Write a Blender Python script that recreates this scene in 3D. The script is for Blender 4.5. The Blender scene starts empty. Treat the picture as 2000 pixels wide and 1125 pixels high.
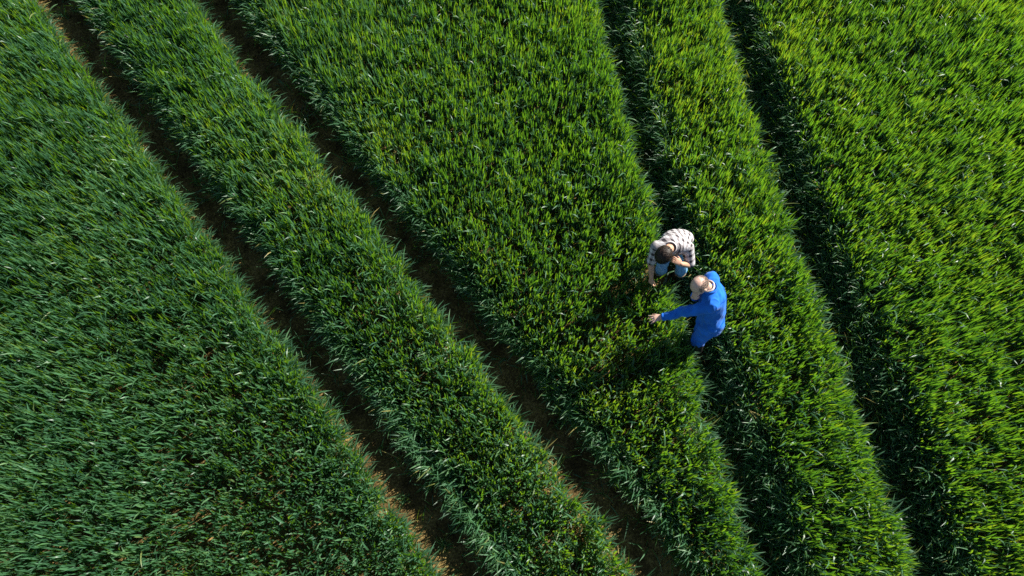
import bpy, bmesh, math, random
import numpy as np
from mathutils import Vector, Matrix

# ------------------------------------------------------------------ camera, sky, sun, exposure
sc = bpy.context.scene
CAM_H = 8.7
TILT = math.radians(21.7)
cd = bpy.data.cameras.new("drone_camera")
cd.sensor_width = 36.0
cd.lens = 36.0 * 1351.0 / 2000.0
cd.clip_start = 0.1
cd.clip_end = 2000.0
cam = bpy.data.objects.new("drone_camera", cd)
sc.collection.objects.link(cam)
cam.location = (0, 0, CAM_H)
cam.rotation_euler = (TILT, 0, 0)
sc.camera = cam

SUN_EL = math.radians(36.0)
SUN_AZ = math.radians(36.0)          # measured from +X (picture right) towards +Y (picture up)
SUN_DIR = Vector((math.cos(SUN_EL) * math.cos(SUN_AZ), math.cos(SUN_EL) * math.sin(SUN_AZ), math.sin(SUN_EL)))
world = bpy.data.worlds.new("World")
sc.world = world
world.use_nodes = True
nt = world.node_tree
nt.nodes.clear()
sky = nt.nodes.new("ShaderNodeTexSky")
sky.sky_type = 'NISHITA'
sky.sun_disc = False
sky.air_density = 0.85
sky.dust_density = 0.2
sky.sun_elevation = SUN_EL
sky.sun_rotation = math.radians(90.0) - SUN_AZ
bg = nt.nodes.new("ShaderNodeBackground")
bg.inputs["Strength"].default_value = 0.05
wo = nt.nodes.new("ShaderNodeOutputWorld")
nt.links.new(sky.outputs[0], bg.inputs["Color"])
nt.links.new(bg.outputs[0], wo.inputs["Surface"])

sl = bpy.data.lights.new("sun", 'SUN')
sl.energy = 5.0
sl.angle = math.radians(0.53)
sl.color = (1.0, 0.95, 0.86)
sun = bpy.data.objects.new("sun", sl)
sc.collection.objects.link(sun)
sun.rotation_euler = SUN_DIR.to_track_quat('Z', 'Y').to_euler()

vs = sc.view_settings
vs.view_transform = 'Standard'
vs.look = 'None'
vs.exposure = 1.15
vs.gamma = 1.0
vs.use_curve_mapping = False
sc.render.filter_size = 1.0
sc.cycles.max_bounces = 4
sc.cycles.diffuse_bounces = 1
sc.cycles.glossy_bounces = 2
sc.cycles.transmission_bounces = 4
sc.cycles.use_denoising = False

rng = np.random.default_rng(11)
COL = sc.collection

# ------------------------------------------------------------------ helpers
def link(o, parent=None):
    COL.objects.link(o)
    if parent is not None:
        o.parent = parent
    return o

def tag(o, label=None, cat=None, group=None, kind=None):
    if label: o["label"] = label
    if cat: o["category"] = cat
    if group: o["group"] = group
    if kind: o["kind"] = kind
    return o

def mesh_np(name, verts, tris, mat, smooth=True, attrs=None):
    """verts (n,3), tris (m,3) -> mesh; attrs {name: per-vertex float array}"""
    me = bpy.data.meshes.new(name)
    n, m = len(verts), len(tris)
    me.vertices.add(n)
    me.vertices.foreach_set("co", np.ascontiguousarray(verts, np.float32).ravel())
    me.loops.add(m * 3)
    me.loops.foreach_set("vertex_index", np.ascontiguousarray(tris, np.int32).ravel())
    me.polygons.add(m)
    me.polygons.foreach_set("loop_start", np.arange(0, m * 3, 3, dtype=np.int32))
    me.polygons.foreach_set("loop_total", np.full(m, 3, np.int32))
    me.update(calc_edges=True)
    me.polygons.foreach_set("use_smooth", np.full(m, smooth, bool))
    for k, a in (attrs or {}).items():
        at = me.attributes.new(k, 'FLOAT', 'POINT')
        at.data.foreach_set("value", np.ascontiguousarray(a, np.float32))
    me.materials.append(mat)
    return me

class NT:
    def __init__(self, name):
        self.m = bpy.data.materials.new(name)
        self.m.use_nodes = True
        self.t = self.m.node_tree
        self.t.nodes.clear()
        self.out = self.t.nodes.new("ShaderNodeOutputMaterial")
    def n(self, kind, **kw):
        nd = self.t.nodes.new("ShaderNode" + kind)
        for k, v in kw.items():
            if hasattr(nd, k): setattr(nd, k, v)
            else: nd.inputs[k].default_value = v
        return nd
    def l(self, a, b): self.t.links.new(a, b)
    def math(self, op, a, b=0.0):
        nd = self.t.nodes.new("ShaderNodeMath"); nd.operation = op
        for i, x in enumerate((a, b)):
            if isinstance(x, (int, float)): nd.inputs[i].default_value = x
            else: self.l(x, nd.inputs[i])
        return nd.outputs[0]
    def mix(self, fac, a, b):
        nd = self.t.nodes.new("ShaderNodeMix"); nd.data_type = 'RGBA'
        for s, x in ((0, fac), (6, a), (7, b)):
            if isinstance(x, (int, float)): nd.inputs[s].default_value = x
            elif isinstance(x, tuple): nd.inputs[s].default_value = (*x, 1)
            else: self.l(x, nd.inputs[s])
        return nd.outputs[2]
    def ramp(self, fac, stops):
        nd = self.t.nodes.new("ShaderNodeValToRGB")
        e = nd.color_ramp.elements
        while len(e) < len(stops): e.new(0.5)
        for i, (p, c) in enumerate(stops):
            e[i].position = p; e[i].color = (*c, 1)
        self.l(fac, nd.inputs[0])
        return nd.outputs[0]

# ------------------------------------------------------------------ materials
def leaf_material(name, cols, trans, tmix=0.34, rough=0.43, spec=0.5):
    k = NT(name)
    at = k.n("Attribute", attribute_name="tint")
    col = k.ramp(at.outputs["Fac"], cols)
    tcol = k.ramp(at.outputs["Fac"], trans)
    p = k.n("BsdfPrincipled")
    p.inputs["Roughness"].default_value = rough
    p.inputs["Specular IOR Level"].default_value = spec
    k.l(col, p.inputs["Base Color"])
    tr = k.n("BsdfTranslucent")
    k.l(tcol, tr.inputs["Color"])
    mx = k.n("MixShader")
    mx.inputs[0].default_value = tmix
    k.l(p.outputs[0], mx.inputs[1]); k.l(tr.outputs[0], mx.inputs[2])
    k.l(mx.outputs[0], k.out.inputs["Surface"])
    return k.m

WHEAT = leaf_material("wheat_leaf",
    [(0.0, (0.026, 0.080, 0.042)), (0.45, (0.060, 0.160, 0.076)), (0.85, (0.104, 0.205, 0.082)), (0.93, (0.15, 0.18, 0.05)), (1.0, (0.34, 0.27, 0.09))],
    [(0.0, (0.09, 0.27, 0.012)), (0.45, (0.21, 0.47, 0.010)), (0.85, (0.38, 0.57, 0.010)), (0.93, (0.42, 0.48, 0.02)), (1.0, (0.40, 0.30, 0.06))])

def soil_material():
    k = NT("soil")
    tc = k.n("TexCoord")
    n1 = k.n("TexNoise"); n1.inputs["Scale"].default_value = 3.0; n1.inputs["Detail"].default_value = 8
    n2 = k.n("TexNoise"); n2.inputs["Scale"].default_value = 38.0; n2.inputs["Detail"].default_value = 6
    k.l(tc.outputs["Object"], n1.inputs["Vector"]); k.l(tc.outputs["Object"], n2.inputs["Vector"])
    f = k.math('ADD', k.math('MULTIPLY', n1.outputs[0], 0.5), k.math('MULTIPLY', n2.outputs[0], 0.5))
    col = k.ramp(f, [(0.34, (0.030, 0.020, 0.008)), (0.50, (0.10, 0.067, 0.024)), (0.66, (0.30, 0.21, 0.075))])
    # the crop goes on beyond the modelled stand: far ground reads as a green field
    sx = k.n("SeparateXYZ"); k.l(tc.outputs["Object"], sx.inputs[0])
    dx = k.math('ABSOLUTE', sx.outputs[0]); dy = k.math('ABSOLUTE', k.math('SUBTRACT', sx.outputs[1], 4.3))
    far = k.math('MAXIMUM', k.math('GREATER_THAN', dx, 11.6), k.math('GREATER_THAN', dy, 7.4))
    green = k.ramp(n2.outputs[0], [(0.35, (0.015, 0.045, 0.012)), (0.65, (0.06, 0.13, 0.03))])
    col = k.mix(far, col, green)
    p = k.n("BsdfPrincipled"); p.inputs["Roughness"].default_value = 0.95; p.inputs["Specular IOR Level"].default_value = 0.15
    k.l(col, p.inputs["Base Color"])
    b = k.n("Bump"); b.inputs["Strength"].default_value = 0.6; b.inputs["Distance"].default_value = 0.02
    k.l(n2.outputs[0], b.inputs["Height"]); k.l(b.outputs[0], p.inputs["Normal"])
    k.l(p.outputs[0], k.out.inputs["Surface"])
    return k.m
SOIL = soil_material()

# ------------------------------------------------------------------ wheel tracks (metres on the ground, x as a function of y)
TRACKS_XY = [
 [[-6.98, 8.15], [-6.22, 7.15], [-5.52, 6.09], [-4.52, 5.03], [-3.8, 4.23], [-3.22, 3.52], [-2.66, 2.71], [-2.11, 1.99], [-1.63, 1.42], [-1.2, 0.89], [-0.76, 0.38], [-0.4, -0.13]],
 [[-4.58, 8.15], [-3.94, 7.35], [-3.31, 6.55], [-2.62, 5.61], [-1.97, 4.78], [-1.37, 4.0], [-0.87, 3.34], [-0.39, 2.71], [0.0, 2.18], [0.43, 1.67], [0.91, 1.07], [1.35, 0.49], [1.78, -0.05]],
 [[1.55, 8.15], [1.80, 6.5], [2.02, 5.11], [2.18, 4.23], [2.46, 2.58], [2.54, 1.92], [2.68, 1.27], [2.86, 0.63], [3.03, 0.08]],
 [[3.44, 8.15], [3.67, 6.68], [3.87, 5.36], [3.99, 4.54], [4.22, 3.34], [4.32, 2.24], [4.44, 1.39], [4.65, 0.63], [4.82, 0.05]],
]
HALF = [0.315, 0.315, 0.27, 0.31]
POLY = [np.polyfit(np.array(t)[:, 1], np.array(t)[:, 0], 2) for t in TRACKS_XY]
def sdist(i, x, y):
    """signed distance to the centre of track i, positive to the picture's right"""
    g = np.polyval(POLY[i], y); d = np.polyval(np.polyder(POLY[i]), y)
    return (x - g) / np.sqrt(1 + d * d)
def normal(i, y):
    d = np.polyval(np.polyder(POLY[i]), y)
    q = np.sqrt(1 + d * d)
    return 1 / q, -d / q

def vnoise(x, y, scale, seed):
    """smooth value noise in 0..1"""
    r = np.random.default_rng(seed).random((64, 64))
    u, v = x / scale + 500.3, y / scale + 500.7
    i, j = np.floor(u).astype(int), np.floor(v).astype(int)
    a, b = u - i, v - j
    a, b = a * a * (3 - 2 * a), b * b * (3 - 2 * b)
    g = lambda p, q: r[p % 64, q % 64]
    return (g(i, j) * (1 - a) + g(i + 1, j) * a) * (1 - b) + (g(i, j + 1) * (1 - a) + g(i + 1, j + 1) * a) * b

# ------------------------------------------------------------------ ground
def ground_z(x, y):
    z = 0.035 * (vnoise(x, y, 0.30, 3) - 0.5) + 0.03 * (vnoise(x, y, 0.09, 4) - 0.5)
    for i in range(4):
        d = sdist(i, x, y)
        z = z - 0.06 * np.exp(-(d / 0.22) ** 4)
    return z

def build_ground():
    xs = np.concatenate([[-400, -120, -40, -18], np.arange(-12, 12.01, 0.075), [18, 40, 120, 400]])
    ys = np.concatenate([[-400, -120, -40, -12], np.arange(-3.4, 12.01, 0.075), [18, 40, 120, 400]])
    X, Y = np.meshgrid(xs, ys)
    Z = ground_z(X, Y)
    Z[(np.abs(X) > 12.1) | (Y < -3.5) | (Y > 12.1)] = 0
    n, m = len(ys), len(xs)
    V = np.stack([X, Y, Z], -1).reshape(-1, 3)
    i = (np.arange(n - 1)[:, None] * m + np.arange(m - 1)[None]).ravel()
    T = np.concatenate([np.stack([i, i + 1, i + m + 1], 1), np.stack([i, i + m + 1, i + m], 1)])
    o = bpy.data.objects.new("ground", mesh_np("ground", V, T, SOIL))
    link(o); tag(o, "brown soil of the field with sunken wheel tracks", "soil", kind="structure")
build_ground()

# ------------------------------------------------------------------ blades
NSEG = 3
def blades(base, az, a0, a1, L, w, tw0, tw1, tint, lean=None):
    """many curved, twisted grass blades as one vertex/triangle soup. All arguments are arrays of length n (base n,3)."""
    n = len(base)
    s = np.linspace(0, 1, NSEG + 1)
    prof = np.array([0.60, 1.0, 0.82, 0.0])
    P = np.zeros((n, NSEG + 1, 3)); P[:, 0] = base
    W = np.zeros((n, NSEG + 1, 3))
    ca, sa = np.cos(az), np.sin(az)
    H = np.stack([ca, sa, np.zeros(n)], 1)
    B0 = np.stack([-sa, ca, np.zeros(n)], 1)
    for k in range(NSEG + 1):
        sm = max(0, (k - 0.5) / NSEG)
        al = a0 + (a1 - a0) * sm ** 1.6
        if k > 0:
            T = H * np.sin(al)[:, None] + np.array([0, 0, 1]) * np.cos(al)[:, None]
            P[:, k] = P[:, k - 1] + T * (L / NSEG)[:, None]
        ak = a0 + (a1 - a0) * s[k] ** 1.6
        Nn = -H * np.cos(ak)[:, None] + np.array([0, 0, 1]) * np.sin(ak)[:, None]
        tw = tw0 + tw1 * s[k]
        W[:, k] = (B0 * np.cos(tw)[:, None] + Nn * np.sin(tw)[:, None]) * (0.5 * w * prof[k])[:, None]
    nv = 2 * NSEG + 1
    V = np.zeros((n, nv, 3))
    for k in range(NSEG):
        V[:, 2 * k] = P[:, k] - W[:, k]; V[:, 2 * k + 1] = P[:, k] + W[:, k]
    V[:, nv - 1] = P[:, NSEG]
    t = []
    for k in range(NSEG - 1):
        a = 2 * k
        t += [(a, a + 1, a + 3), (a, a + 3, a + 2)]
    a = 2 * (NSEG - 1); t.append((a, a + 1, a + 2))
    T = (np.arange(n)[:, None, None] * nv + np.array(t)[None]).reshape(-1, 3)
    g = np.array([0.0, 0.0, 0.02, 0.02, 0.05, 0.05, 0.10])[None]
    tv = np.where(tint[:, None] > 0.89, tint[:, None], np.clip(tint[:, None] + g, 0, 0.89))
    return V.reshape(-1, 3), T, tv.ravel()

CROP_H = 0.52
PEOPLE_CLEAR = [(1.93, 3.54, 0.17), (2.20, 3.50, 0.20), (2.21, 3.36, 0.12), (2.05, 3.46, 0.09), (2.12, 3.70, 0.16), (2.36, 2.62, 0.18), (2.40, 2.46, 0.12)]   # spots where feet and legs press the crop down

def plant_positions(n_per_m2):
    x0, x1, y0, y1 = -9.9, 9.9, -1.3, 10.0
    n = int((x1 - x0) * (y1 - y0) * n_per_m2)
    x = rng.uniform(x0, x1, n); y = rng.uniform(y0, y1, n)
    keep = np.abs(x) < 7.05 + 0.28 * np.clip(y, -1, 20)
    return x[keep], y[keep]

def build_wheat():
    x, y = plant_positions(380)
    dist = np.stack([sdist(i, x, y) for i in range(4)])
    half = np.array(HALF)[:, None] + np.array([0.09, 0.06, 0.03, 0.03])[:, None] * np.clip((2.6 - y) / 2.0, 0, 1)[None] + np.array([0.04, 0.05, 0.0, 0.0])[:, None] * np.clip((y - 4) / 3, 0, 1)[None] + 0.06 * (np.stack([vnoise(x, y, 0.8, 70 + i) for i in range(4)]) - 0.5) + 0.13 * (np.stack([vnoise(x, y, 0.22, 20 + i) for i in range(4)]) - 0.5) + rng.normal(0, 0.018, (4, len(x)))
    ok = (np.abs(dist) > half).all(0)
    ok &= vnoise(x, y, 0.10, 61) + 0.5 * vnoise(x, y, 0.35, 62) + rng.normal(0, 0.10, len(x)) + np.where((np.abs(dist) - half).min(0) < 0.2, 0.25, 0) > 0.30      # gaps between the plants
    for (px, py, r) in PEOPLE_CLEAR:
        ok &= (x - px) ** 2 + (y - py) ** 2 > r * r
    x, y, dist, half = x[ok], y[ok], dist[:, ok], half[:, ok]
    band = (dist > 0).sum(0)
    near = np.abs(dist).argmin(0)
    idx = np.arange(len(x))
    e = np.abs(dist[near, idx]) - half[near, idx]                # metres in from the nearest edge
    side = np.sign(dist[near, idx])
    nx = np.zeros(len(x)); ny = np.zeros(len(x))
    for i in range(4):
        s = near == i
        a, b = normal(i, y[s]); nx[s], ny[s] = a, b
    out_az = np.arctan2(-side * ny, -side * nx)                   # towards the track
    edge = np.exp(-np.clip(e, 0, None) / 0.09)
    low = np.clip((3.0 - y) / 2.6, 0, 1) * np.clip((3.4 - x) / 2.5, 0, 1)                          # the crop is shorter towards the near end
    hl = CROP_H * (1 - 0.22 * low) * (0.82 + 0.18 * vnoise(x, y, 0.9, 7) + 0.24 * vnoise(x, y, 0.17, 8)) * rng.uniform(0.86, 1.12, len(x)) * (1 - 0.22 * edge)
    for (hx, hy, hr) in ((1.75, 3.22, 0.22), (1.68, 2.72, 0.20)):   # the men's hands part the crop
        hl = hl * (1 - 0.28 * np.exp(-((x - hx) ** 2 + (y - hy) ** 2) / hr ** 2))
    tone = 0.35 * vnoise(x, y, 1.6, 9) + 0.25 * vnoise(x, y, 0.35, 10)
    parts = [[] for _ in range(5)]
    NB = 7
    for b in range(NB):
        n = len(x)
        top = b < 5                                               # upper, erect leaves; the rest are lower, drooping ones
        r = rng.random
        az = r(n) * 2 * np.pi
        lean_out = (r(n) < 0.75 * edge)
        wind = 6.28 * (vnoise(x, y, 2.2, 51) + 0.4 * vnoise(x, y, 0.5, 52))
        az = np.where(r(n) < 0.30, wind + rng.normal(0, 0.6, n), az)
        az = np.where(lean_out, out_az + rng.normal(0, 0.55, n), az)
        if top:
            L = hl * rng.uniform(0.28, 0.50, n)
            zf = rng.uniform(0.56, 0.76, n)
            a0 = np.abs(rng.normal(0.09, 0.08, n)) + 0.25 * edge * r(n)
            droop = r(n)
            a1 = np.where(droop < 0.80, rng.uniform(0.03, 0.36, n), np.where(droop < 0.92, rng.uniform(0.5, 1.3, n), rng.uniform(1.4, 2.5, n)))
            a1 = a1 + 0.6 * edge * r(n)
            w = rng.uniform(0.014, 0.0235, n)
        else:
            L = hl * rng.uniform(0.45, 0.70, n)
            zf = rng.uniform(0.05, 0.28, n)
            a0 = np.abs(rng.normal(0.35, 0.2, n))
            a1 = rng.uniform(0.8, 2.4, n)
            w = rng.uniform(0.012, 0.018, n)
        base = np.stack([x + rng.normal(0, 0.022, n), y + rng.normal(0, 0.022, n), hl * zf], 1)
        tint = np.clip(0.10 + tone + rng.normal(0, 0.20, n), 0.0, 0.88)
        skip = (rng.random(n) < 0.75) & (e > 0.4) if not top else np.zeros(n, bool)     # little of the lower leaves shows inside the stand
        if not top:
            dry = r(n) < 0.03 * edge
            tint = np.where(dry, rng.uniform(0.9, 1.0, n), tint)
        fl = np.where(a1 > 1.4, 0.35, 1.0)
        tw0 = rng.normal(0, 0.5, n) * fl; tw1 = rng.normal(0, 0.7, n) * fl
        for k in range(5):
            s = (band == k) & ~skip
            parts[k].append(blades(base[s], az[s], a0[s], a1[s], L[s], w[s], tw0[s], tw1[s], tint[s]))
    # low leaves hanging out of the stand over the track
    for rep in range(3):
        q = (e < 0.16) & (rng.random(len(x)) < (0.75 if rep < 2 else 0.5))
        n = int(q.sum())
        h = hl[q] * rng.uniform(0.15, 0.6, n)
        base = np.stack([x[q], y[q], h], 1)
        az = out_az[q] + rng.normal(0, 0.7, n)
        a0 = rng.uniform(0.3, 0.9, n); a1 = rng.uniform(1.3, 2.4, n)
        L = rng.uniform(0.16, 0.34, n); w = rng.uniform(0.012, 0.022, n)
        tint = np.where(rng.random(n) < 0.04, rng.uniform(0.9, 1, n), rng.uniform(0.0, 0.7, n))
        res = [base, az, a0, a1, L, w, rng.normal(0, .5, n), rng.normal(0, 1, n), tint]
        bq = band[q]
        for k in range(5):
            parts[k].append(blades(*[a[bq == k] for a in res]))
    # short yellowish lower leaves that cover the soil along the sunny edge of each strip
    for rep in range(3):
        q = (e < 0.36) & (side < 0)
        n = int(q.sum())
        base = np.stack([x[q] + rng.normal(0, .03, n), y[q] + rng.normal(0, .03, n), rng.uniform(0.0, 0.16, n)], 1)
        res = [base, rng.random(n) * 6.28, rng.uniform(0.2, 0.9, n), rng.uniform(0.9, 1.9, n), rng.uniform(0.10, 0.20, n), rng.uniform(0.012, 0.019, n),
               rng.normal(0, .4, n), rng.normal(0, .7, n), np.where(rng.random(n) < 0.05, rng.uniform(0.9, 0.97, n), rng.uniform(0.35, 0.88, n))]
        bq = band[q]
        for k in range(5):
            parts[k].append(blades(*[a[bq == k] for a in res]))
    # shorter plants on the shaded (picture right) side of each track
    for i in range(4):
        n = int(12.5 * (135 if i < 2 else 170))
        ty = rng.uniform(-1.8, 10.6, n)
        a, b_ = normal(i, ty)
        dd = HALF[i] + 0.06 - np.abs(rng.normal(0, 0.085 if i < 2 else 0.13, n))
        tx = np.polyval(POLY[i], ty) + dd * a; ty = ty + dd * b_
        ok = dd > -0.05
        for (px, py, r_) in PEOPLE_CLEAR: ok &= (tx - px) ** 2 + (ty - py) ** 2 > r_ * r_
        tx, ty, dd, a, b_ = tx[ok], ty[ok], dd[ok], a[ok], b_[ok]; n = len(tx)
        hh = 0.08 + 0.34 * np.clip(dd / HALF[i], 0, 1) ** 1.5
        oa = np.arctan2(-b_, -a)
        for rep in range(6):
            base = np.stack([tx + rng.normal(0, .02, n), ty + rng.normal(0, .02, n), hh * rng.uniform(-0.1, 0.7, n)], 1)
            parts[i + 1].append(blades(base, oa + rng.normal(0, 1.0, n), rng.uniform(0.1, 0.8, n), rng.uniform(0.6, 2.2, n), rng.uniform(0.12, 0.30, n),
                rng.uniform(0.010, 0.018, n), rng.normal(0, .5, n), rng.normal(0, 1, n), np.where(rng.random(n) < 0.02, rng.uniform(0.9, 1, n), rng.uniform(0.0, 0.7, n))))
    # bent leaves and regrowth inside the two darker tracks by the farmers
    for i, kb, dens in ((2, 2, 95), (3, 3, 110), (0, 0, 9), (1, 1, 9)):
        n = int(12.5 * dens)
        ty = rng.uniform(-1.8, 10.6, n)
        a, b_ = normal(i, ty)
        dd = rng.uniform(-0.24, 0.26, n)
        tx = np.polyval(POLY[i], ty) + dd * a; ty = ty + dd * b_
        ok = np.ones(n, bool)
        for (px, py, r_) in PEOPLE_CLEAR: ok &= (tx - px) ** 2 + (ty - py) ** 2 > r_ * r_
        tx, ty = tx[ok], ty[ok]; n = len(tx)
        patch = vnoise(tx, ty, 0.5, 31 + i)
        for rep in range(5):
            base = np.stack([tx + rng.normal(0, .03, n), ty + rng.normal(0, .03, n), np.full(n, -0.06)], 1)
            args = [base, rng.random(n) * 6.28, rng.uniform(0.1, 0.7, n), rng.uniform(0.7, 2.3, n), rng.uniform(0.14, 0.42, n) * (0.45 + 0.8 * patch),
                    rng.uniform(0.010, 0.019, n), rng.normal(0, .5, n), rng.normal(0, 1, n),
                    np.where(rng.random(n) < 0.12, rng.uniform(0.9, 1, n), rng.uniform(0.0, 0.75, n))]
            parts[kb].append(blades(*args))
    # stems
    st = e < 0.35
    x, y, band, hl = x[st], y[st], band[st], hl[st]
    n = len(x)
    s_az = rng.random(n) * 6.28
    base = np.stack([x, y, np.full(n, -0.03)], 1)
    for k in range(5):
        s = band == k
        m = s.sum()
        parts[k].append(blades(base[s], s_az[s], rng.uniform(0, .08, m), rng.uniform(0, 0.25, m), hl[s] * 0.85, np.full(m, 0.009),
                               rng.random(m) * 3, np.zeros(m), rng.uniform(0.3, 0.9, m)))
    labels = ["dense green wheat left of the leftmost bare wheel track",
              "narrow wheat strip between the two bare brown wheel tracks",
              "broad wedge of wheat between the bare tracks and the two farmers' track",
              "narrow wheat strip just right of the two farmers",
              "bright yellow-green wheat right of the rightmost dark wheel track"]
    objs = []
    for k in range(5):
        off = 0; Vs, Ts, As = [], [], []
        for V, T, A in parts[k]:
            Vs.append(V); Ts.append(T + off); As.append(A); off += len(V)
        me = mesh_np("wheat_crop", np.concatenate(Vs), np.concatenate(Ts), WHEAT, True, {"tint": np.concatenate(As)})
        o = bpy.data.objects.new("wheat_crop", me)
        link(o); tag(o, labels[k], "wheat", "strips of wheat between the wheel tracks", "stuff")
        objs.append(o)
    return objs
CROP = build_wheat()


# ------------------------------------------------------------------ single leaves that stand out of the stand (parts of their strip)
def leaf_mesh(g, L, w, a0, a1, tw0, tw1, tint, nseg=8, fold=0.25):
    """one long leaf with a folded midrib, base at the origin, bending towards +X"""
    V = []; T = []
    p = np.zeros(3)
    for k in range(nseg + 1):
        q = k / nseg
        al = a0 + (a1 - a0) * q ** 1.5
        if k: p = p + np.array((math.sin(al), 0, math.cos(al))) * L / nseg
        N = np.array((-math.cos(al), 0, math.sin(al))); B = np.array((0, 1, 0))
        tw = tw0 + tw1 * q
        sd = B * math.cos(tw) + N * math.sin(tw); nn = N * math.cos(tw) - B * math.sin(tw)
        ww = 0.5 * w * (math.sin(math.pi * min(1, 0.18 + 0.82 * q)) ** 0.7 if q < 1 else 0.02)
        V += [p - sd * ww + nn * ww * fold, p.copy(), p + sd * ww + nn * ww * fold]
        if k:
            a = 3 * (k - 1)
            for j in (0, 1):
                T += [(a + j, a + j + 1, a + j + 4), (a + j, a + j + 4, a + j + 3)]
    return mesh_np("leaf", np.array(V), np.array(T), WHEAT, True, {"tint": np.full(len(V), tint)})

def build_leaves():
    g = np.random.default_rng(77)
    protos = [leaf_mesh(g, L, w, a0, a1, t0, t1, ti) for (L, w, a0, a1, t0, t1, ti) in (
        (0.34, 0.024, 0.25, 1.9, 0.1, 0.3, 0.55), (0.30, 0.022, 0.4, 2.3, -0.1, -0.4, 0.75), (0.38, 0.022, 0.2, 1.5, 0.3, 0.5, 0.35),
        (0.28, 0.026, 0.6, 1.7, 0.0, 0.2, 0.80), (0.36, 0.020, 0.1, 0.8, 0.4, 0.9, 0.60), (0.32, 0.018, 0.7, 1.6, -0.3, -0.6, 0.92), (0.30, 0.026, 0.5, 1.25, 0.1, 0.1, 0.45))]
    def put(x, y, z, az, k, tilt=0.0, sc_=1.0):
        d = [float(sdist(i, x, y)) for i in range(4)]
        band = sum(q > 0 for q in d)
        o = bpy.data.objects.new("leaf", protos[k])
        o.location = (x, y, z); o.rotation_euler = (0, tilt, az); o.scale = (sc_,) * 3
        link(o, CROP[band])
    n = 0
    while n < 170:                                    # bent leaves lying over the canopy
        y = g.uniform(0.0, 8.3); x = g.uniform(-1, 1) * (5.7 + 0.27 * y)
        if min(abs(float(sdist(i, x, y))) - HALF[i] for i in range(4)) < 0.05: continue
        put(x, y, g.uniform(0.30, 0.42), g.uniform(0, 6.28), int(g.integers(0, 7)), 0, g.uniform(0.6, 0.95)); n += 1
    for i in range(4):                                # leaves hanging over the edges of the tracks
        for q in range(34):
            y = g.uniform(-0.1, 8.2); sd = -1 if g.random() < 0.55 else 1
            a, b_ = normal(i, y)
            d = sd * (HALF[i] + g.uniform(-0.02, 0.06))
            x = float(np.polyval(POLY[i], y)) + d * a; y = y + d * b_
            put(x, y, g.uniform(0.15, 0.36), math.atan2(-sd * b_, -sd * a) + g.normal(0, 0.6), int(g.integers(0, 7)), 0.15, g.uniform(0.6, 0.95))
build_leaves()

# ------------------------------------------------------------------ grass tufts and clods in the bare tracks
def tuft(x, y, n, h, label, seed):
    g = np.random.default_rng(seed)
    base = np.stack([g.normal(0, 0.035, n), g.normal(0, 0.035, n), np.full(n, -0.03)], 1)
    V, T, A = blades(base, g.random(n) * 6.28, g.uniform(0.1, 0.6, n), g.uniform(0.6, 1.7, n), g.uniform(0.5, 1.0, n) * h, g.uniform(0.008, 0.014, n), g.normal(0, .4, n), g.normal(0, .8, n), g.uniform(0.45, 0.88, n))
    o = bpy.data.objects.new("grass_tuft", mesh_np("grass_tuft", V, T, WHEAT, True, {"tint": A}))
    o.location = (x, y, float(ground_z(np.array(x), np.array(y))))
    link(o); tag(o, label, "grass", "grass tufts growing in the bare tracks")
tuft(-0.80, 0.19, 42, 0.20, "green grass tuft on the sunlit soil at the leftmost track's lower end", 1)
tuft(-2.20, 1.98, 26, 0.16, "small grass tuft by the lit edge halfway down the leftmost track", 2)
tuft(-1.42, 1.20, 24, 0.15, "low shaded grass tuft in the leftmost track, third up from the picture's bottom edge", 3)
tuft(-1.30, 0.72, 34, 0.18, "bright grass tuft in the leftmost track, second up from the picture's bottom edge", 4)

def build_clods():
    g = np.random.default_rng(9)
    cube = np.array([(-1, -1, -1), (1, -1, -1), (1, 1, -1), (-1, 1, -1), (-.7, -.7, .8), (.7, -.7, .8), (.7, .7, .8), (-.7, .7, .8)], float)
    tri = np.array([(0, 1, 5), (0, 5, 4), (1, 2, 6), (1, 6, 5), (2, 3, 7), (2, 7, 6), (3, 0, 4), (3, 4, 7), (4, 5, 6), (4, 6, 7)])
    V, T = [], []
    n = 0
    for i in range(4):
        for q in range(520):
            y = g.uniform(-1.5, 10); a, b_ = normal(i, y); d = g.normal(0, 0.16)
            x = float(np.polyval(POLY[i], y)) + d * a; y = y + d * b_
            r = g.uniform(0.006, 0.017) if g.random() < 0.85 else g.uniform(0.018, 0.034)
            v = cube * g.uniform(0.6, 1.2, 3) * r + g.normal(0, 0.16, cube.shape) * r
            t = g.uniform(0, 6.28); c, s_ = math.cos(t), math.sin(t)
            v = v @ np.array([(c, s_, 0), (-s_, c, 0), (0, 0, 1)])
            V.append(v + np.array((x, y, float(ground_z(np.array(x), np.array(y))) + r * 0.4))); T.append(tri + n); n += 8
    o = bpy.data.objects.new("soil_clods", mesh_np("soil_clods", np.concatenate(V), np.concatenate(T), SOIL, False))
    link(o); tag(o, "crumbs and clods of brown soil lying in the wheel tracks", "soil", kind="stuff")
build_clods()

# ------------------------------------------------------------------ people
def unit(v): v = np.array(v, float); return v / np.linalg.norm(v)

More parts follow.
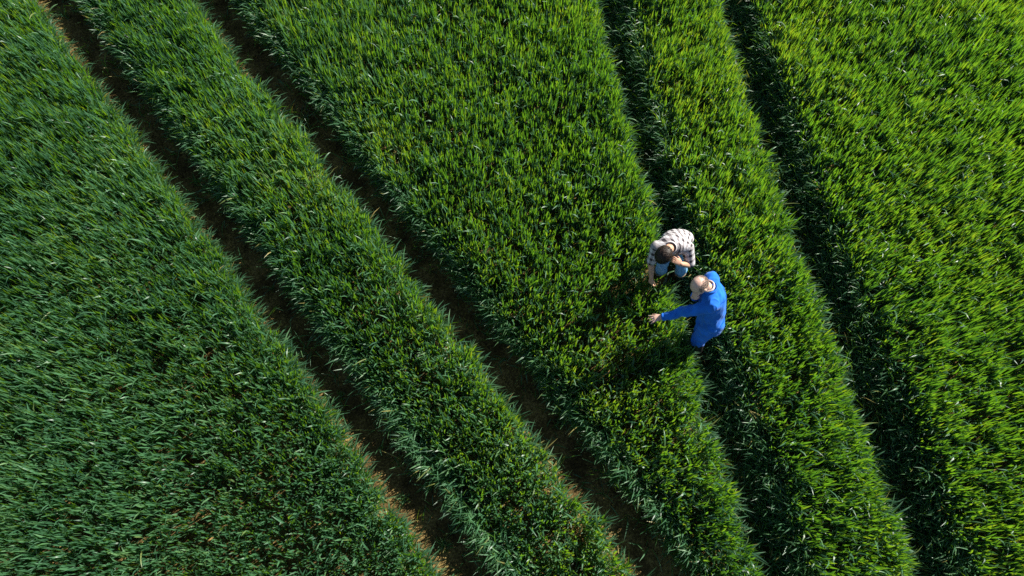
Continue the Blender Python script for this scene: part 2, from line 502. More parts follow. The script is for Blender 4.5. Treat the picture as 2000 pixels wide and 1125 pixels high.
class Blob:
    """closed solids collected as one soup, fused into one skin by a voxel remesh"""
    def __init__(self): self.V = []; self.F = []; self.n = 0
    def add(self, v, f):
        self.V.append(np.asarray(v, float)); self.F += [tuple(i + self.n for i in q) for q in f]; self.n += len(v)
    def loft(self, secs, m=16):
        """secs: (centre, half-axis 1, half-axis 2) with vector half-axes"""
        v = []; f = []
        t = np.arange(m) * 2 * np.pi / m
        for c, a, b in secs:
            c, a, b = (np.array(q, float) for q in (c, a, b))
            v += list(c + np.cos(t)[:, None] * a + np.sin(t)[:, None] * b)
        k = len(secs)
        for i in range(k - 1):
            for j in range(m):
                j2 = (j + 1) % m
                f.append((i * m + j, i * m + j2, (i + 1) * m + j2, (i + 1) * m + j))
        v.append(np.array(secs[0][0], float)); v.append(np.array(secs[-1][0], float))
        for j in range(m):
            j2 = (j + 1) % m
            f.append((k * m, j2, j)); f.append((k * m + 1, (k - 1) * m + j, (k - 1) * m + j2))
        self.add(v, f)
    def ell(self, c, A, B, C, m=18, h=10):
        """ellipsoid with vector half-axes A B C"""
        c, A, B, C = (np.array(q, float) for q in (c, A, B, C))
        secs = []
        for i in range(h + 1):
            ph = np.pi * min(max(i / h, 0.02), 0.98)
            secs.append((c + C * -np.cos(ph), A * np.sin(ph), B * np.sin(ph)))
        self.loft(secs, m)
    def sph(self, c, r): self.ell(c, (r, 0, 0), (0, r, 0), (0, 0, r), 14, 8)
    def limb(self, pts, m=14):
        """pts: (point, radius) chain of a round tapering limb"""
        P = [np.array(p, float) for p, r in pts]
        for i in range(len(P) - 1):
            d = unit(P[i + 1] - P[i])
            a = unit(np.cross(d, (0.31, 0.52, 0.79))); b = np.cross(d, a)
            self.loft([(P[i], a * pts[i][1], b * pts[i][1]), (P[i + 1], a * pts[i + 1][1], b * pts[i + 1][1])], m)
        for p, r in pts: self.sph(p, r)
    def fuse(self, name, mat, voxel=0.008, smooth=6, fold=0.0, fscale=0.07, stretch=None):
        me = bpy.data.meshes.new(name)
        me.from_pydata([tuple(p) for p in np.concatenate(self.V)], [], self.F)
        bm = bmesh.new(); bm.from_mesh(me); bmesh.ops.recalc_face_normals(bm, faces=bm.faces); bm.to_mesh(me); bm.free()
        o = bpy.data.objects.new(name, me); COL.objects.link(o)
        r = o.modifiers.new("r", 'REMESH'); r.mode = 'VOXEL'; r.voxel_size = voxel; r.use_smooth_shade = True
        q = o.modifiers.new("s", 'SMOOTH'); q.factor = 0.5; q.iterations = smooth
        dg = bpy.context.evaluated_depsgraph_get()
        out = bpy.data.meshes.new_from_object(o.evaluated_get(dg))
        bpy.data.objects.remove(o)
        out.name = name
        n = len(out.vertices)
        co = np.zeros(n * 3, np.float32); out.vertices.foreach_get("co", co); co = co.reshape(-1, 3)
        if fold:
            no = np.zeros(n * 3, np.float32); out.vertices.foreach_get("normal", no); no = no.reshape(-1, 3)
            q = co.copy()
            d = (vnoise(q[:, 0] + 0.7 * q[:, 2], q[:, 1] + 0.5 * q[:, 2], fscale, 41) - 0.5) + 0.6 * (vnoise(q[:, 0] - q[:, 2], q[:, 1] - 0.8 * q[:, 2], fscale * 0.6, 42) - 0.5)
            rg = vnoise(q[:, 0] + 0.3 * q[:, 2], q[:, 1] * 1.3 - 1.1 * q[:, 2], fscale * 0.9, 43)
            d = d + 0.55 * ((1 - np.abs(2 * rg - 1)) ** 3 - 0.25)
            co = co + no * (d * fold)[:, None]
            out.vertices.foreach_set("co", np.ascontiguousarray(co, np.float32).ravel())
        out.polygons.foreach_set("use_smooth", np.ones(len(out.polygons), bool))
        out.materials.clear(); out.materials.append(mat)
        return out, co

def flat_mat(name, col, rough=0.7, spec=0.3, var=0.12, scale=40.0, bump=0.0, sss=0.0, sheen=0.0):
    k = NT(name)
    tc = k.n("TexCoord"); n = k.n("TexNoise"); n.inputs["Scale"].default_value = scale; n.inputs["Detail"].default_value = 5
    k.l(tc.outputs["Object"], n.inputs["Vector"])
    lo = tuple(c * (1 - var) for c in col); hi = tuple(min(1, c * (1 + var)) for c in col)
    c = k.ramp(n.outputs[0], [(0.3, lo), (0.7, hi)])
    p = k.n("BsdfPrincipled"); p.inputs["Roughness"].default_value = rough; p.inputs["Specular IOR Level"].default_value = spec
    k.l(c, p.inputs["Base Color"])
    if sss:
        p.inputs["Subsurface Weight"].default_value = sss
        p.inputs["Subsurface Radius"].default_value = (0.02, 0.008, 0.004); p.inputs["Subsurface Scale"].default_value = 0.3
    if sheen: p.inputs["Sheen Weight"].default_value = sheen
    if bump:
        b = k.n("Bump"); b.inputs["Strength"].default_value = bump; b.inputs["Distance"].default_value = 0.004
        k.l(n.outputs[0], b.inputs["Height"]); k.l(b.outputs[0], p.inputs["Normal"])
    k.l(p.outputs[0], k.out.inputs["Surface"])
    return k.m

def plaid_mat():
    k = NT("plaid_cloth")
    at = k.n("Attribute", attribute_name="plaid")
    sx = k.n("SeparateXYZ"); k.l(at.outputs["Vector"], sx.inputs[0])
    def bars(v, period, width, ofs=0.0):
        fr = k.math('FRACT', k.math('ADD', k.math('DIVIDE', v, period), 40.0 + ofs))
        return k.math('LESS_THAN', fr, width)
    P = 0.084
    a, b = bars(sx.outputs[0], P, 0.45), bars(sx.outputs[1], P, 0.45)
    a2, b2 = bars(sx.outputs[0], P, 0.06, 0.35), bars(sx.outputs[1], P, 0.06, 0.35)
    n = k.n("TexNoise"); n.inputs["Scale"].default_value = 22.0
    s1 = k.math('ADD', a, b)
    col = k.mix(k.math('MINIMUM', s1, 1.0), (0.58, 0.56, 0.56), (0.34, 0.31, 0.31))
    col = k.mix(k.math('MULTIPLY', a, b), col, (0.05, 0.042, 0.048))
    col = k.mix(k.math('MULTIPLY', k.math('MAXIMUM', a2, b2), 0.5), col, (0.18, 0.15, 0.17))
    p = k.n("BsdfPrincipled"); p.inputs["Roughness"].default_value = 0.85; p.inputs["Specular IOR Level"].default_value = 0.2
    k.l(col, p.inputs["Base Color"])
    k.l(p.outputs[0], k.out.inputs["Surface"])
    return k.m

SKIN_Y = flat_mat("tanned_skin", (0.54, 0.31, 0.20), 0.5, 0.4, 0.10, 60, 0.1, 0.15)
SKIN_O = flat_mat("fair_skin", (0.62, 0.40, 0.31), 0.42, 0.45, 0.12, 50, 0.1, 0.15)
HAIR_D = flat_mat("dark_brown_hair", (0.024, 0.014, 0.009), 0.5, 0.3, 0.4, 120, 0.5)
HAIR_G = flat_mat("short_grey_hair", (0.22, 0.17, 0.14), 0.8, 0.2, 0.40, 260, 0.5)
PLAID = plaid_mat()
DENIM = flat_mat("light_denim", (0.16, 0.34, 0.50), 0.85, 0.2, 0.22, 60, 0.3)
WORKBLUE = flat_mat("royal_blue_cotton", (0.011, 0.145, 0.60), 0.85, 0.2, 0.22, 9, 0.25, 0, 0.1)
SEAM = flat_mat("dark_blue_stitching", (0.006, 0.075, 0.38), 0.85, 0.2, 0.2, 60)
RUBBER = flat_mat("dark_rubber", (0.018, 0.017, 0.015), 0.55, 0.4, 0.3, 30)
RUBBER_RIM = flat_mat("tan_boot_rim", (0.24, 0.18, 0.11), 0.6, 0.3, 0.2, 30)
UNDER = flat_mat("white_undershirt", (0.70, 0.62, 0.58), 0.9, 0.2, 0.05, 30)
EYE = flat_mat("eye", (0.06, 0.045, 0.035), 0.15, 0.6, 0.05, 30)

def add_head(b, c, F, U, hs=1.1):
    """cranium, jaw, face relief, ears; returns the frame"""
    c = np.array(c, float); F = unit(F); U = np.array(U, float); U = unit(U - F * np.dot(U, F)); Rr = np.cross(F, U)
    at = lambda f, u, r: c + (F * f + U * u + Rr * r) * hs
    b.ell(at(-0.012, 0.028, 0), F * hs * 0.096, Rr * hs * 0.077, U * hs * 0.090)             # cranium
    b.ell(at(0.022, -0.045, 0), F * hs * 0.066, Rr * hs * 0.060, U * hs * 0.072)             # face
    b.ell(at(0.052, -0.092, 0), F * hs * 0.030, Rr * hs * 0.032, U * hs * 0.024)             # chin
    b.ell(at(0.066, 0.018, 0), F * hs * 0.018, Rr * hs * 0.052, U * hs * 0.011)              # brow
    b.limb([(at(0.080, 0.006, 0), 0.009), (at(0.102, -0.034, 0), 0.0125)])    # nose
    for s in (-1, 1):
        b.sph(at(0.092, -0.038, 0.011 * s), 0.0085)                          # nostril wings
        b.ell(at(0.060, -0.030, 0.036 * s), F * hs * 0.020, Rr * hs * 0.020, U * hs * 0.018)   # cheek
        b.ell(at(-0.012, -0.012, 0.079 * s), F * hs * 0.017, Rr * hs * 0.008, U * hs * 0.030)  # ear
        b.ell(at(-0.004, -0.050, 0.050 * s), F * hs * 0.030, Rr * hs * 0.012, U * hs * 0.036)  # jaw
    b.ell(at(0.080, -0.064, 0), F * hs * 0.010, Rr * hs * 0.023, U * hs * 0.006)             # lips
    b.ell(at(0.078, -0.074, 0), F * hs * 0.010, Rr * hs * 0.020, U * hs * 0.006)
    return at, F, U, Rr

def add_hand(b, wrist, D, N, side, curl, spread=0.16, thumb_out=0.75, size=1.0):
    """D: towards the fingertips, N: back of the hand, side: +1 if the thumb lies along cross(D,N)"""
    w = np.array(wrist, float); D = unit(D); N = np.array(N, float); N = unit(N - D * np.dot(N, D)); T = np.cross(D, N) * side
    z = size
    b.loft([(w - D * 0.01, T * 0.026 * z, N * 0.018 * z), (w + D * 0.03 * z, T * 0.036 * z, N * 0.016 * z), (w + D * 0.075 * z, T * 0.042 * z, N * 0.014 * z), (w + D * 0.094 * z, T * 0.038 * z, N * 0.011 * z)])
    for i, (o, L) in enumerate(((0.030, 0.072), (0.0095, 0.081), (-0.0115, 0.075), (-0.031, 0.058))):
        a = spread * (o / 0.030)
        d = unit(D * math.cos(a) + T * math.sin(a))
        p = w + D * 0.086 * z + T * o * z
        pts = [(p, 0.0092 * z)]
        c = 0.0
        for j, fr in enumerate((0.45, 0.30, 0.25)):
            c += curl * (0.7, 1.0, 0.7)[j] * (1 + 0.12 * i)
            p = p + (d * math.cos(c) - N * math.sin(c)) * L * fr * z
            pts.append((p, (0.0086, 0.0078, 0.0066)[j] * z))
        b.limb(pts, 10)
    p = w + D * 0.022 * z + T * 0.026 * z
    d = unit(D * math.cos(thumb_out) + T * math.sin(thumb_out) - N * 0.25)
    p1 = p + d * 0.042 * z; d2 = unit(d + D * 0.55 - N * curl * 0.35); p2 = p1 + d2 * 0.032 * z; p3 = p2 + unit(d2 + D * 0.3 - N * curl * 0.3) * 0.024 * z
    b.limb([(p, 0.0135 * z), (p1, 0.0105 * z), (p2, 0.0095 * z), (p3, 0.0075 * z)], 10)

def hair_shell(name, mat, at, F, U, Rr, mask, off, parent, wave=0.004):
    """a thick cap following the cranium, cut by mask(f, u, r) in head units"""
    m, h = 56, 36
    V = []; keep = {}
    grid = np.zeros((h + 1, m, 3)); dirs = np.zeros((h + 1, m, 3))
    for i in range(h + 1):
        ph = math.pi * (i + 0.001) / (h + 0.002)
        for j in range(m):
            t = 2 * math.pi * j / m
            dirs[i, j] = (math.sin(ph) * math.cos(t), math.sin(ph) * math.sin(t), math.cos(ph))
    rr = np.random.default_rng(5)
    bm = bmesh.new()
    outer = {}; inner = {}
    def pos(i, j, o):
        f, r, u = dirs[i, j]
        wv = wave * (math.sin(9 * math.atan2(r, f) + 5 * u) + 0.7 * math.sin(17 * math.atan2(r, f) - 4 * u))
        o2 = o + (wv if o > 0.001 else 0)
        return tuple(at(-0.012 + f * (0.096 + o2), 0.028 + u * (0.090 + o2), r * (0.077 + o2)))
    for i in range(h):
        for j in range(m):
            j2 = (j + 1) % m
            f, r, u = (dirs[i, j] + dirs[i + 1, j2]) / 2
            if not mask(f, u, r, rr.random()): continue
            for (a, b_) in ((i, j), (i, j2), (i + 1, j2), (i + 1, j)):
                if (a, b_) not in outer:
                    outer[a, b_] = bm.verts.new(pos(a, b_, off)); inner[a, b_] = bm.verts.new(pos(a, b_, -0.004))
    faces = []
    for i in range(h):
        for j in range(m):
            j2 = (j + 1) % m
            q = [(i, j), (i, j2), (i + 1, j2), (i + 1, j)]
            if all(k in outer for k in q):
                bm.faces.new([outer[k] for k in q]); bm.faces.new([inner[k] for k in reversed(q)])
    for e in [e for e in bm.edges if len(e.link_faces) == 1]:
        pass
    inv = {v: k for k, v in outer.items()}
    for e in [e for e in bm.edges if len(e.link_faces) == 1 and e.verts[0] in inv and e.verts[1] in inv]:
        a, b_ = e.verts
        bm.faces.new((a, b_, inner[inv[b_]], inner[inv[a]]))
    bmesh.ops.recalc_face_normals(bm, faces=bm.faces)
    me = bpy.data.meshes.new(name); bm.to_mesh(me); bm.free()
    me.polygons.foreach_set("use_smooth", np.ones(len(me.polygons), bool))
    me.materials.append(mat)
    return link(bpy.data.objects.new(name, me), parent)

def strands(name, mat, at, F, U, Rr, n, parent, seed):
    """locks of hair combed from the crown outwards"""
    g = np.random.default_rng(seed)
    V = []; T = []
    for q in range(n):
        t0 = g.uniform(0, 2 * math.pi); u0 = g.uniform(0.0, 0.95)
        ph0 = u0 * 1.35; L = g.uniform(0.5, 0.9)
        w = g.uniform(0.003, 0.006); lift = g.uniform(0.012, 0.020)
        sw = g.normal(0, 0.35)
        pts = []
        for k in range(5):
            ph = ph0 + L * k / 4; t = t0 + sw * k / 4
            f, r, u = math.sin(ph) * math.cos(t), math.sin(ph) * math.sin(t), math.cos(ph)
            f2, u2 = f * 0.92 - u * 0.38, u * 0.92 + f * 0.38                   # the whorl sits towards the back of the crown
            if f2 > 0.80 and u2 < 0.25: break
            o = lift + 0.004 * math.sin(k * 1.3 + q)
            pts.append((np.array(at(-0.012 + f2 * (0.096 + o), 0.028 + u2 * (0.090 + o), r * (0.077 + o))), t))
        if len(pts) < 3: continue
        for k, (p, t) in enumerate(pts):
            d = pts[min(k + 1, len(pts) - 1)][0] - pts[max(k - 1, 0)][0]
            c = np.array(at(-0.012, 0.028, 0)); sd = unit(np.cross(d, p - c)) * w * (1 - k / len(pts))
            V += [p - sd, p + sd]
        b0 = len(V) - 2 * len(pts)
        for k in range(len(pts) - 1):
            a = b0 + 2 * k
            T += [(a, a + 1, a + 3), (a, a + 3, a + 2)]
    return link(bpy.data.objects.new(name, mesh_np(name, np.array(V), np.array(T), mat)), parent)

def stubble(name, mat, at, parent):
    """short cropped hair round the sides and back of a bald crown"""
    g = np.random.default_rng(8)
    V = []; T = []
    while len(T) < 5200:
        d = unit(g.normal(0, 1, 3)); f, u, r = d
        lim = 0.50 + 0.25 * abs(r) + g.normal(0, 0.09)
        if u > lim or u < -0.75 or f > 0.45 - 0.25 * u + g.normal(0, 0.06): continue
        if abs(r) > 0.80 and u < -0.08 and f > -0.30: continue
        p = np.array(at(-0.012 + f * 0.0965, 0.028 + u * 0.0905, r * 0.0775)); q = np.array(at(-0.012 + f * 0.1005 - 0.005, 0.028 + u * 0.0945 - 0.006, r * 0.0815))
        sd = unit(np.cross(q - p, g.normal(0, 1, 3))) * 0.0016
        k = len(V); V += [p - sd, p + sd, q + sd * 0.4, q - sd * 0.4]; T += [(k, k + 1, k + 2), (k, k + 2, k + 3)]
    return link(bpy.data.objects.new(name, mesh_np(name, np.array(V), np.array(T), mat)), parent)

def part(name, blob, mat, parent, base, **kw):
    me, co = blob.fuse(name, mat, **kw)
    o = bpy.data.objects.new(name, me)
    link(o, parent)
    me.transform(Matrix.Translation(-Vector(base)))
    return o, co

def ring(name, mat, pts, r, parent, base):
    """closed rounded band through pts"""
    b = Blob(); P = [np.array(p, float) for p in pts]; n = len(P)
    m = 8; v = []; f = []
    c0 = sum(P) / n
    for i in range(n):
        d = unit(P[(i + 1) % n] - P[i - 1]); a = unit(P[i] - c0); a = unit(a - d * np.dot(a, d)); bb = np.cross(d, a)
        for j in range(m):
            t = 2 * math.pi * j / m
            v.append(P[i] + (a * math.cos(t) * r[0] + bb * math.sin(t) * r[1]) - np.array(base))
    for i in range(n):
        for j in range(m):
            i2, j2 = (i + 1) % n, (j + 1) % m
            f.append((i * m + j, i2 * m + j, i2 * m + j2, i * m + j2))
    me = bpy.data.meshes.new(name); me.from_pydata([tuple(p) for p in v], [], f)
    bm = bmesh.new(); bm.from_mesh(me); bmesh.ops.recalc_face_normals(bm, faces=bm.faces); bm.to_mesh(me); bm.free()
    me.polygons.foreach_set("use_smooth", np.ones(len(me.polygons), bool))
    me.materials.append(mat)
    return link(bpy.data.objects.new(name, me), parent)

def circle(c, axis, rad, n=20, a_axis=None):
    c = np.array(c, float); d = unit(axis)
    a = unit(np.cross(d, (0.2, 0.5, 0.8))) if a_axis is None else unit(np.array(a_axis) - d * np.dot(a_axis, d))
    b = np.cross(d, a)
    ra, rb = rad if isinstance(rad, tuple) else (rad, rad)
    return [c + a * math.cos(t) * ra + b * math.sin(t) * rb for t in np.arange(n) * 2 * math.pi / n]

def lerp(a, b, t): return np.array(a, float) * (1 - t) + np.array(b, float) * t

def boot(name, knee, ankle, toe_dir, parent, base, top_t, rim_mat, rad=0.062):
    b = Blob()
    knee, ankle = np.array(knee, float), np.array(ankle, float)
    top = lerp(knee, ankle, top_t)
    ax = unit(ankle - knee)
    tz = unit(np.array(toe_dir) - np.array((0, 0, 1)) * toe_dir[2])
    b.limb([(top, rad), (lerp(top, ankle, 0.45), rad * 0.98), (ankle, rad * 0.78)])
    side = np.cross(tz, (0, 0, 1))
    gz = ankle[2] - 0.085
    heel = np.array([*(ankle - tz * 0.035)[:2], gz + 0.05])
    toe = np.array([*(ankle + tz * 0.17)[:2], gz + 0.035])
    mid = lerp(heel, toe, 0.55)
    b.loft([(heel - tz * 0.04, side * 0.030, np.array((0, 0, 0.040))), (heel, side * 0.042, np.array((0, 0, 0.052))), (lerp(heel, toe, .3), side * .043, np.array((0, 0, .050))), (mid + np.array((0, 0, -.006)), side * 0.052, np.array((0, 0, 0.042))), (toe, side * 0.046, np.array((0, 0, 0.030))), (toe + tz * 0.04, side * 0.026, np.array((0, 0, 0.018)))])
    o, _ = part(name, b, RUBBER, parent, base, voxel=0.009, smooth=5)
    if rim_mat is not None:
        ring("rim", rim_mat, circle(top - ax * (rad * 0.30), ax, rad * 1.02), (0.007, 0.012), o, base)
    return o

def seam(o, pts, out, mat, base, w=0.006):
    """a raised stitched seam laid along the cloth"""
    from mathutils.bvhtree import BVHTree
    me = o.data
    bvh = BVHTree.FromPolygons([v.co for v in me.vertices], [list(p.vertices) for p in me.polygons])
    P = []
    for p in pts:
        q = Vector(p - np.array(base)) + Vector(out) * 0.6
        hit, n, i, d = bvh.ray_cast(q, -Vector(out))
        if hit is not None: P.append((np.array(hit), np.array(n)))
    if len(P) < 3: return
    V = []; F = []
    for k, (p, n) in enumerate(P):
        d = unit(P[min(k + 1, len(P) - 1)][0] - P[max(k - 1, 0)][0]); sd = np.cross(d, n)
        V += [p - sd * w - n * 0.003, p - sd * w * .6 + n * 0.004, p + sd * w * .6 + n * 0.004, p + sd * w - n * 0.003]
        if k:
            a = 4 * (k - 1)
            F += [(a + j, a + j + 1, a + j + 5, a + j + 4) for j in range(3)]
    m2 = bpy.data.meshes.new("seam"); m2.from_pydata([tuple(q) for q in V], [], F); m2.materials.append(mat)
    link(bpy.data.objects.new("seam", m2), o)

def eyes(at, F, U, Rr, parent, base):
    for s in (-1, 1):
        b = Blob(); b.sph(at(0.068, 0.000, 0.031 * s), 0.0125)
        me = bpy.data.meshes.new("eye"); me.from_pydata([tuple(p - np.array(base)) for p in np.concatenate(b.V)], [], b.F)
        me.materials.append(EYE)
        me.polygons.foreach_set("use_smooth", np.ones(len(me.polygons), bool))
        link(bpy.data.objects.new("eye", me), parent)

def person(base, label):
    e = bpy.data.objects.new("person", None); link(e)
    e.location = base; e.empty_display_size = 0.2
    return tag(e, label, "person", "two farmers inspecting the wheat")

# ---- the man in the plaid shirt: bent over, one hand in the crop, the other at his face
def plaid_man():
    base = (2.06, 3.55, 0.0)
    root = person(base, "dark-haired man in plaid shirt and jeans bending over with one hand in the wheat")
    hipL, hipR = np.array((2.145, 3.755, 0.85)), np.array((1.975, 3.765, 0.85))     # his left is picture right
    kneeL, kneeR = np.array((2.185, 3.51, 0.52)), np.array((1.925, 3.52, 0.54))
    ankL, ankR = np.array((2.21, 3.57, 0.03)), np.array((1.92, 3.60, 0.03))
    pel = (hipL + hipR) / 2
    chest = np.array((1.945, 3.575, 1.115)); neck = np.array((1.900, 3.515, 1.19))
    shL, shR = np.array((2.115, 3.535, 1.13)), np.array((1.748, 3.555, 1.12))
    elR, wrR = np.array((1.715, 3.44, 0.89)), np.array((1.742, 3.315, 0.71))
    elL, wrL = np.array((2.180, 3.395, 0.93)), np.array((2.035, 3.345, 1.075))
    hc = np.array((1.800, 3.395, 1.235))
    lat = unit(shL - shR); sp = unit(neck - pel); dep = unit(np.cross(lat, sp))
    if dep[2] < 0: dep = -dep                                                    # out of the back
    F, U = (-0.30, -0.48, -0.82), (-0.50, -0.65, 0.56)
    # body
    b = Blob()
    at, F, U, Rr = add_head(b, hc, F, U, 1.05)
    b.limb([(neck - sp * 0.03, 0.062), (at(-0.035, -0.055, 0), 0.055)])
    def torso(bl, g):
        bl.loft([(pel - sp * 0.10, lat * (0.11 + g), dep * (0.08 + g)), (pel - sp * 0.02, lat * (0.165 + g), dep * (0.115 + g)), (pel + sp * 0.10, lat * (0.155 + g), dep * (0.11 + g)), (lerp(pel, chest, 0.62), lat * (0.162 + g), dep * (0.112 + g)),
                 (chest, lat * (0.178 + g), dep * (0.118 + g)), (lerp(chest, neck, 0.55), lat * (0.165 + g), dep * (0.095 + g)), (neck - sp * 0.02, lat * (0.105 + g), dep * (0.068 + g)), (neck + sp * 0.02, lat * (0.062 + g * .6), dep * (0.058 + g * .6))], 20)
    torso(b, 0)
    b.limb([(shR, 0.058), (lerp(shR, elR, .5), 0.047), (elR, 0.038), (lerp(elR, wrR, .3), 0.040), (wrR, 0.027)])
    b.limb([(shL, 0.058), (lerp(shL, elL, .5), 0.047), (elL, 0.038), (lerp(elL, wrL, .3), 0.040), (wrL, 0.028)])
    for h, k, a in ((hipL, kneeL, ankL), (hipR, kneeR, ankR)):
        b.limb([(h, 0.085), (lerp(h, k, .45), 0.078), (k, 0.055), (lerp(k, a, .3), 0.052), (a, 0.035)])
        b.limb([(a, 0.032), (a + np.array((0, -0.12, -0.055)), 0.016)])
    add_hand(b, wrR, (0.05, -0.42, -0.9), (-0.75, -0.45, 0.3), -1, 0.55, 0.06, 0.5)
    add_hand(b, wrL, (-0.72, 0.25, 0.42), (0.30, -0.55, 0.75), 1, 0.55, 0.05, 0.6)
    body, _ = part("body", b, SKIN_Y, root, base, voxel=0.0055, smooth=4)
    eyes(at, F, U, Rr, body, base)
    # hair
    hm = lambda f, u, r, q: (u > 0.30 + 0.28 * max(f, 0) * 1.6) or (f < -0.15 and u > -0.80) or (f < 0.05 and u > -0.45) or (f < 0.30 and u > 0.05)
    atb = lambda f, u, r: at(f, u, r) - np.array(base)
    hair = hair_shell("hair", HAIR_D, atb, F, U, Rr, hm, 0.014, root)
    strands("hair_lock", HAIR_D, atb, F, U, Rr, 420, hair, 3)
    # shirt
    b = Blob(); torso(b, 0.016)
    for s_, e_ in ((shR, elR), (shL, elL)):
        b.limb([(s_, 0.078), (lerp(s_, e_, .5), 0.068), (lerp(s_, e_, .88), 0.062)])
        b.limb([(lerp(neck, s_, .35) - sp * 0.03, 0.085), (s_, 0.076)])
    b.loft([(pel + sp * 0.06, lat * 0.185, dep * 0.128), (pel - sp * 0.05, lat * 0.205, dep * 0.138), (pel - sp * 0.17, lat * 0.20, dep * 0.128)], 20)
    sh, co = part("shirt", b, PLAID, root, base, voxel=0.008, smooth=6, fold=0.010, fscale=0.11)
    d1 = co - pel
    v = d1 @ sp; u = np.arctan2(d1 @ lat, np.abs(d1 @ dep) + 0.10) * 0.26
    uv = np.stack([u, v], 1)
    for s_, e_ in ((shR, elR), (shL, elL)):
        ax = unit(e_ - s_); L = np.linalg.norm(e_ - s_)
        q = co - s_; tt = q @ ax; rad = np.linalg.norm(q - tt[:, None] * ax, axis=1)
        a1 = unit(np.cross(ax, (0.1, 0.2, 0.97))); a2 = np.cross(ax, a1)
        on = (tt > -0.01) & (rad < 0.095)
        uv[on, 0] = np.arctan2(q[on] @ a1, q[on] @ a2) * 0.07; uv[on, 1] = tt[on] + 0.02
    A = sh.data.attributes.new("plaid", 'FLOAT_VECTOR', 'POINT')
    A.data.foreach_set("vector", np.ascontiguousarray(np.concatenate([uv, np.zeros((len(uv), 1))], 1), np.float32).ravel())
    ncol = circle(neck + sp * 0.012, sp, (0.071, 0.067), 24, lat)
    col = ring("collar", PLAID, ncol, (0.008, 0.022), sh, base)
    A = col.data.attributes.new("plaid", 'FLOAT_VECTOR', 'POINT')
    n = len(col.data.vertices)
    A.data.foreach_set("vector", np.stack([np.full(n, 0.05), np.full(n, 0.05), np.zeros(n)], 1).astype(np.float32).ravel())
    # jeans
    b = Blob()
    b.limb([(hipL, 0.088), (hipR, 0.088)])
    for h, k, a in ((hipL, kneeL, ankL), (hipR, kneeR, ankR)):
        b.limb([(h, 0.092), (lerp(h, k, .5), 0.088), (k, 0.072), (lerp(k, a, .28), 0.066)])
    part("jeans", b, DENIM, root, base, voxel=0.008, smooth=4, fold=0.016, fscale=0.06)
    boot("boot", kneeL, ankL, (0.12, -1, 0), root, base, 0.26, RUBBER_RIM, 0.070)
    boot("boot", kneeR, ankR, (-0.15, -1, 0), root, base, 0.26, RUBBER_RIM, 0.070)
    return root

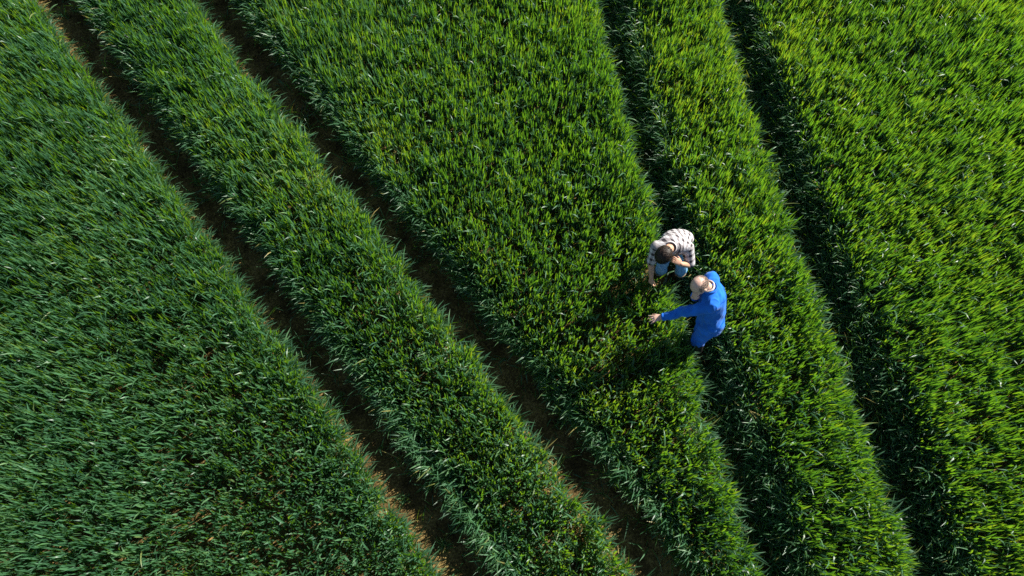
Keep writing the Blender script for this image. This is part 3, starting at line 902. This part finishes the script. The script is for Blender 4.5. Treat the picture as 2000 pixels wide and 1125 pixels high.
# ---- the older man in blue work clothes: leaning forward, left arm stretched over the wheat, right hand at his chin
def blue_man():
    base = (2.38, 2.56, 0.0)
    root = person(base, "balding man in blue work clothes stretching one arm over the wheat")
    pel = np.array((2.385, 2.735, 0.90))
    lat = unit((0.10, 0.98, 0.04))                                               # towards his right (picture up)
    hipN, hipS = pel + lat * 0.09 + np.array((0, 0, -.02)), pel - lat * 0.09 + np.array((0, 0, -.02))
    kneeN, kneeS = np.array((2.37, 2.72, 0.47)), np.array((2.325, 2.585, 0.47))
    ankN, ankS = np.array((2.45, 2.68, 0.03)), np.array((2.385, 2.50, 0.03))
    neck = np.array((2.245, 2.905, 1.40)); chest = np.array((2.31, 2.865, 1.26))
    shN, shS = np.array((2.300, 3.050, 1.33)), np.array((2.265, 2.715, 1.34))
    elS, wrS = np.array((2.010, 2.715, 1.13)), np.array((1.785, 2.715, 0.940))
    elN, wrN = np.array((2.245, 2.965, 1.05)), np.array((2.085, 2.845, 1.265))
    hc = np.array((2.098, 2.888, 1.505))
    sp = unit(neck - pel); dep = unit(np.cross(sp, lat)); 
    if dep[0] < 0: dep = -dep                                                    # out of the back
    latt = unit(lat - sp * np.dot(lat, sp))
    b = Blob()
    at, F, U, Rr = add_head(b, hc, (-0.62, -0.55, -0.55), (-0.65, -0.15, 0.74))
    b.limb([(neck - sp * 0.03, 0.064), (at(-0.040, -0.055, 0), 0.056)])
    def torso(bl, g):
        bl.loft([(pel - sp * 0.10, latt * (0.11 + g), dep * (0.09 + g)), (pel, latt * (0.160 + g), dep * (0.125 + g)), (lerp(pel, chest, .45), latt * (0.160 + g), dep * (0.130 + g)),
                 (chest, latt * (0.172 + g), dep * (0.125 + g)), (lerp(chest, neck, .55), latt * (0.160 + g), dep * (0.100 + g)), (neck - sp * 0.03, latt * (0.11 + g), dep * (0.075 + g)), (neck + sp * 0.01, latt * (0.062 + g * .5), dep * (0.060 + g * .5))], 20)
    torso(b, 0)
    for s_, e_, w_ in ((shN, elN, wrN), (shS, elS, wrS)):
        b.limb([(s_, 0.058), (lerp(s_, e_, .5), 0.047), (e_, 0.038), (lerp(e_, w_, .3), 0.040), (w_, 0.028)])
    for h, k, a in ((hipN, kneeN, ankN), (hipS, kneeS, ankS)):
        b.limb([(h, 0.088), (lerp(h, k, .45), 0.078), (k, 0.055), (lerp(k, a, .3), 0.052), (a, 0.035)])
        b.limb([(a, 0.032), (a + np.array((-0.11, -0.015, -0.055)), 0.016)])
    add_hand(b, wrS, (-0.93, -0.08, -0.30), (-0.25, 0.12, 0.95), 1, 0.12, 0.34, 0.55, 1.05)
    add_hand(b, wrN, (-0.05, -0.30, 0.95), (-0.88, -0.35, -0.1), -1, 0.75, 0.05, 0.5)
    body, _ = part("body", b, SKIN_O, root, base, voxel=0.0055, smooth=4)
    eyes(at, F, U, Rr, body, base)
    hm = lambda f, u, r, q: (f < 0.42 - 0.2 * u and -0.75 < u < 0.50 + 0.16 * q + 0.25 * abs(r)) and not (abs(r) > 0.80 and -0.75 < u < -0.08 and f > -0.30)
    atb = lambda f, u, r: at(f, u, r) - np.array(base)
    stubble("hair", HAIR_G, atb, root)
    # jacket
    b = Blob(); torso(b, 0.024)
    for s_, e_, w_ in ((shN, elN, wrN), (shS, elS, wrS)):
        b.limb([(s_, 0.083), (lerp(s_, e_, .4), 0.075), (e_, 0.062), (lerp(e_, w_, .5), 0.053), (lerp(e_, w_, .90), 0.046)])
        b.limb([(lerp(neck, s_, .35) - sp * 0.05, 0.092), (s_, 0.082)])
    b.limb([(pel + latt * 0.05, 0.145), (pel - sp * 0.12 + latt * 0.05, 0.140)]); b.limb([(pel - latt * 0.05, 0.145), (pel - sp * 0.12 - latt * 0.05, 0.140)])
    jk, _ = part("jacket", b, WORKBLUE, root, base, voxel=0.008, smooth=5, fold=0.021, fscale=0.095)
    v3 = lambda q: q[0] * sp + q[1] * latt
    seam(jk, [pel + v3((0.40 + 0.02 * math.cos(t * 6), -0.15 + 0.30 * t)) for t in np.linspace(0, 1, 14)], dep, SEAM, base)      # yoke
    seam(jk, [pel + v3((0.40 - 0.46 * t, 0.0)) for t in np.linspace(0, 1, 14)], dep, SEAM, base)                              # centre back
    seam(jk, [pel + v3((0.02, -0.15 + 0.30 * t)) for t in np.linspace(0, 1, 14)], dep, SEAM, base)                            # waist
    ax = unit(wrS - elS)
    ring("cuff", WORKBLUE, circle(lerp(elS, wrS, .93), ax, 0.044), (0.006, 0.016), jk, base)
    ring("collar", WORKBLUE, circle(neck + sp * 0.005, sp, (0.086, 0.080), 24, latt), (0.010, 0.026), jk, base)
    ring("undershirt_collar", UNDER, circle(lerp(neck + sp * 0.02, at(-0.04, -0.055, 0), .25), unit(sp + 0.6 * U), (0.072, 0.068), 24, latt), (0.008, 0.018), root, base)
    # trousers
    b = Blob()
    b.limb([(hipN, 0.12), (hipS, 0.12)])
    for h, k, a in ((hipN, kneeN, ankN), (hipS, kneeS, ankS)):
        b.limb([(h, 0.115), (lerp(h, k, .5), 0.102), (k, 0.088), (lerp(k, a, .10), 0.084)])
    part("trousers", b, WORKBLUE, root, base, voxel=0.008, smooth=4, fold=0.022, fscale=0.075)
    boot("boot", kneeN, ankN, (-1, -0.1, 0), root, base, 0.12, None, 0.074)
    boot("boot", kneeS, ankS, (-1, -0.25, 0), root, base, 0.12, None, 0.074)
    return root

plaid_man()
blue_man()
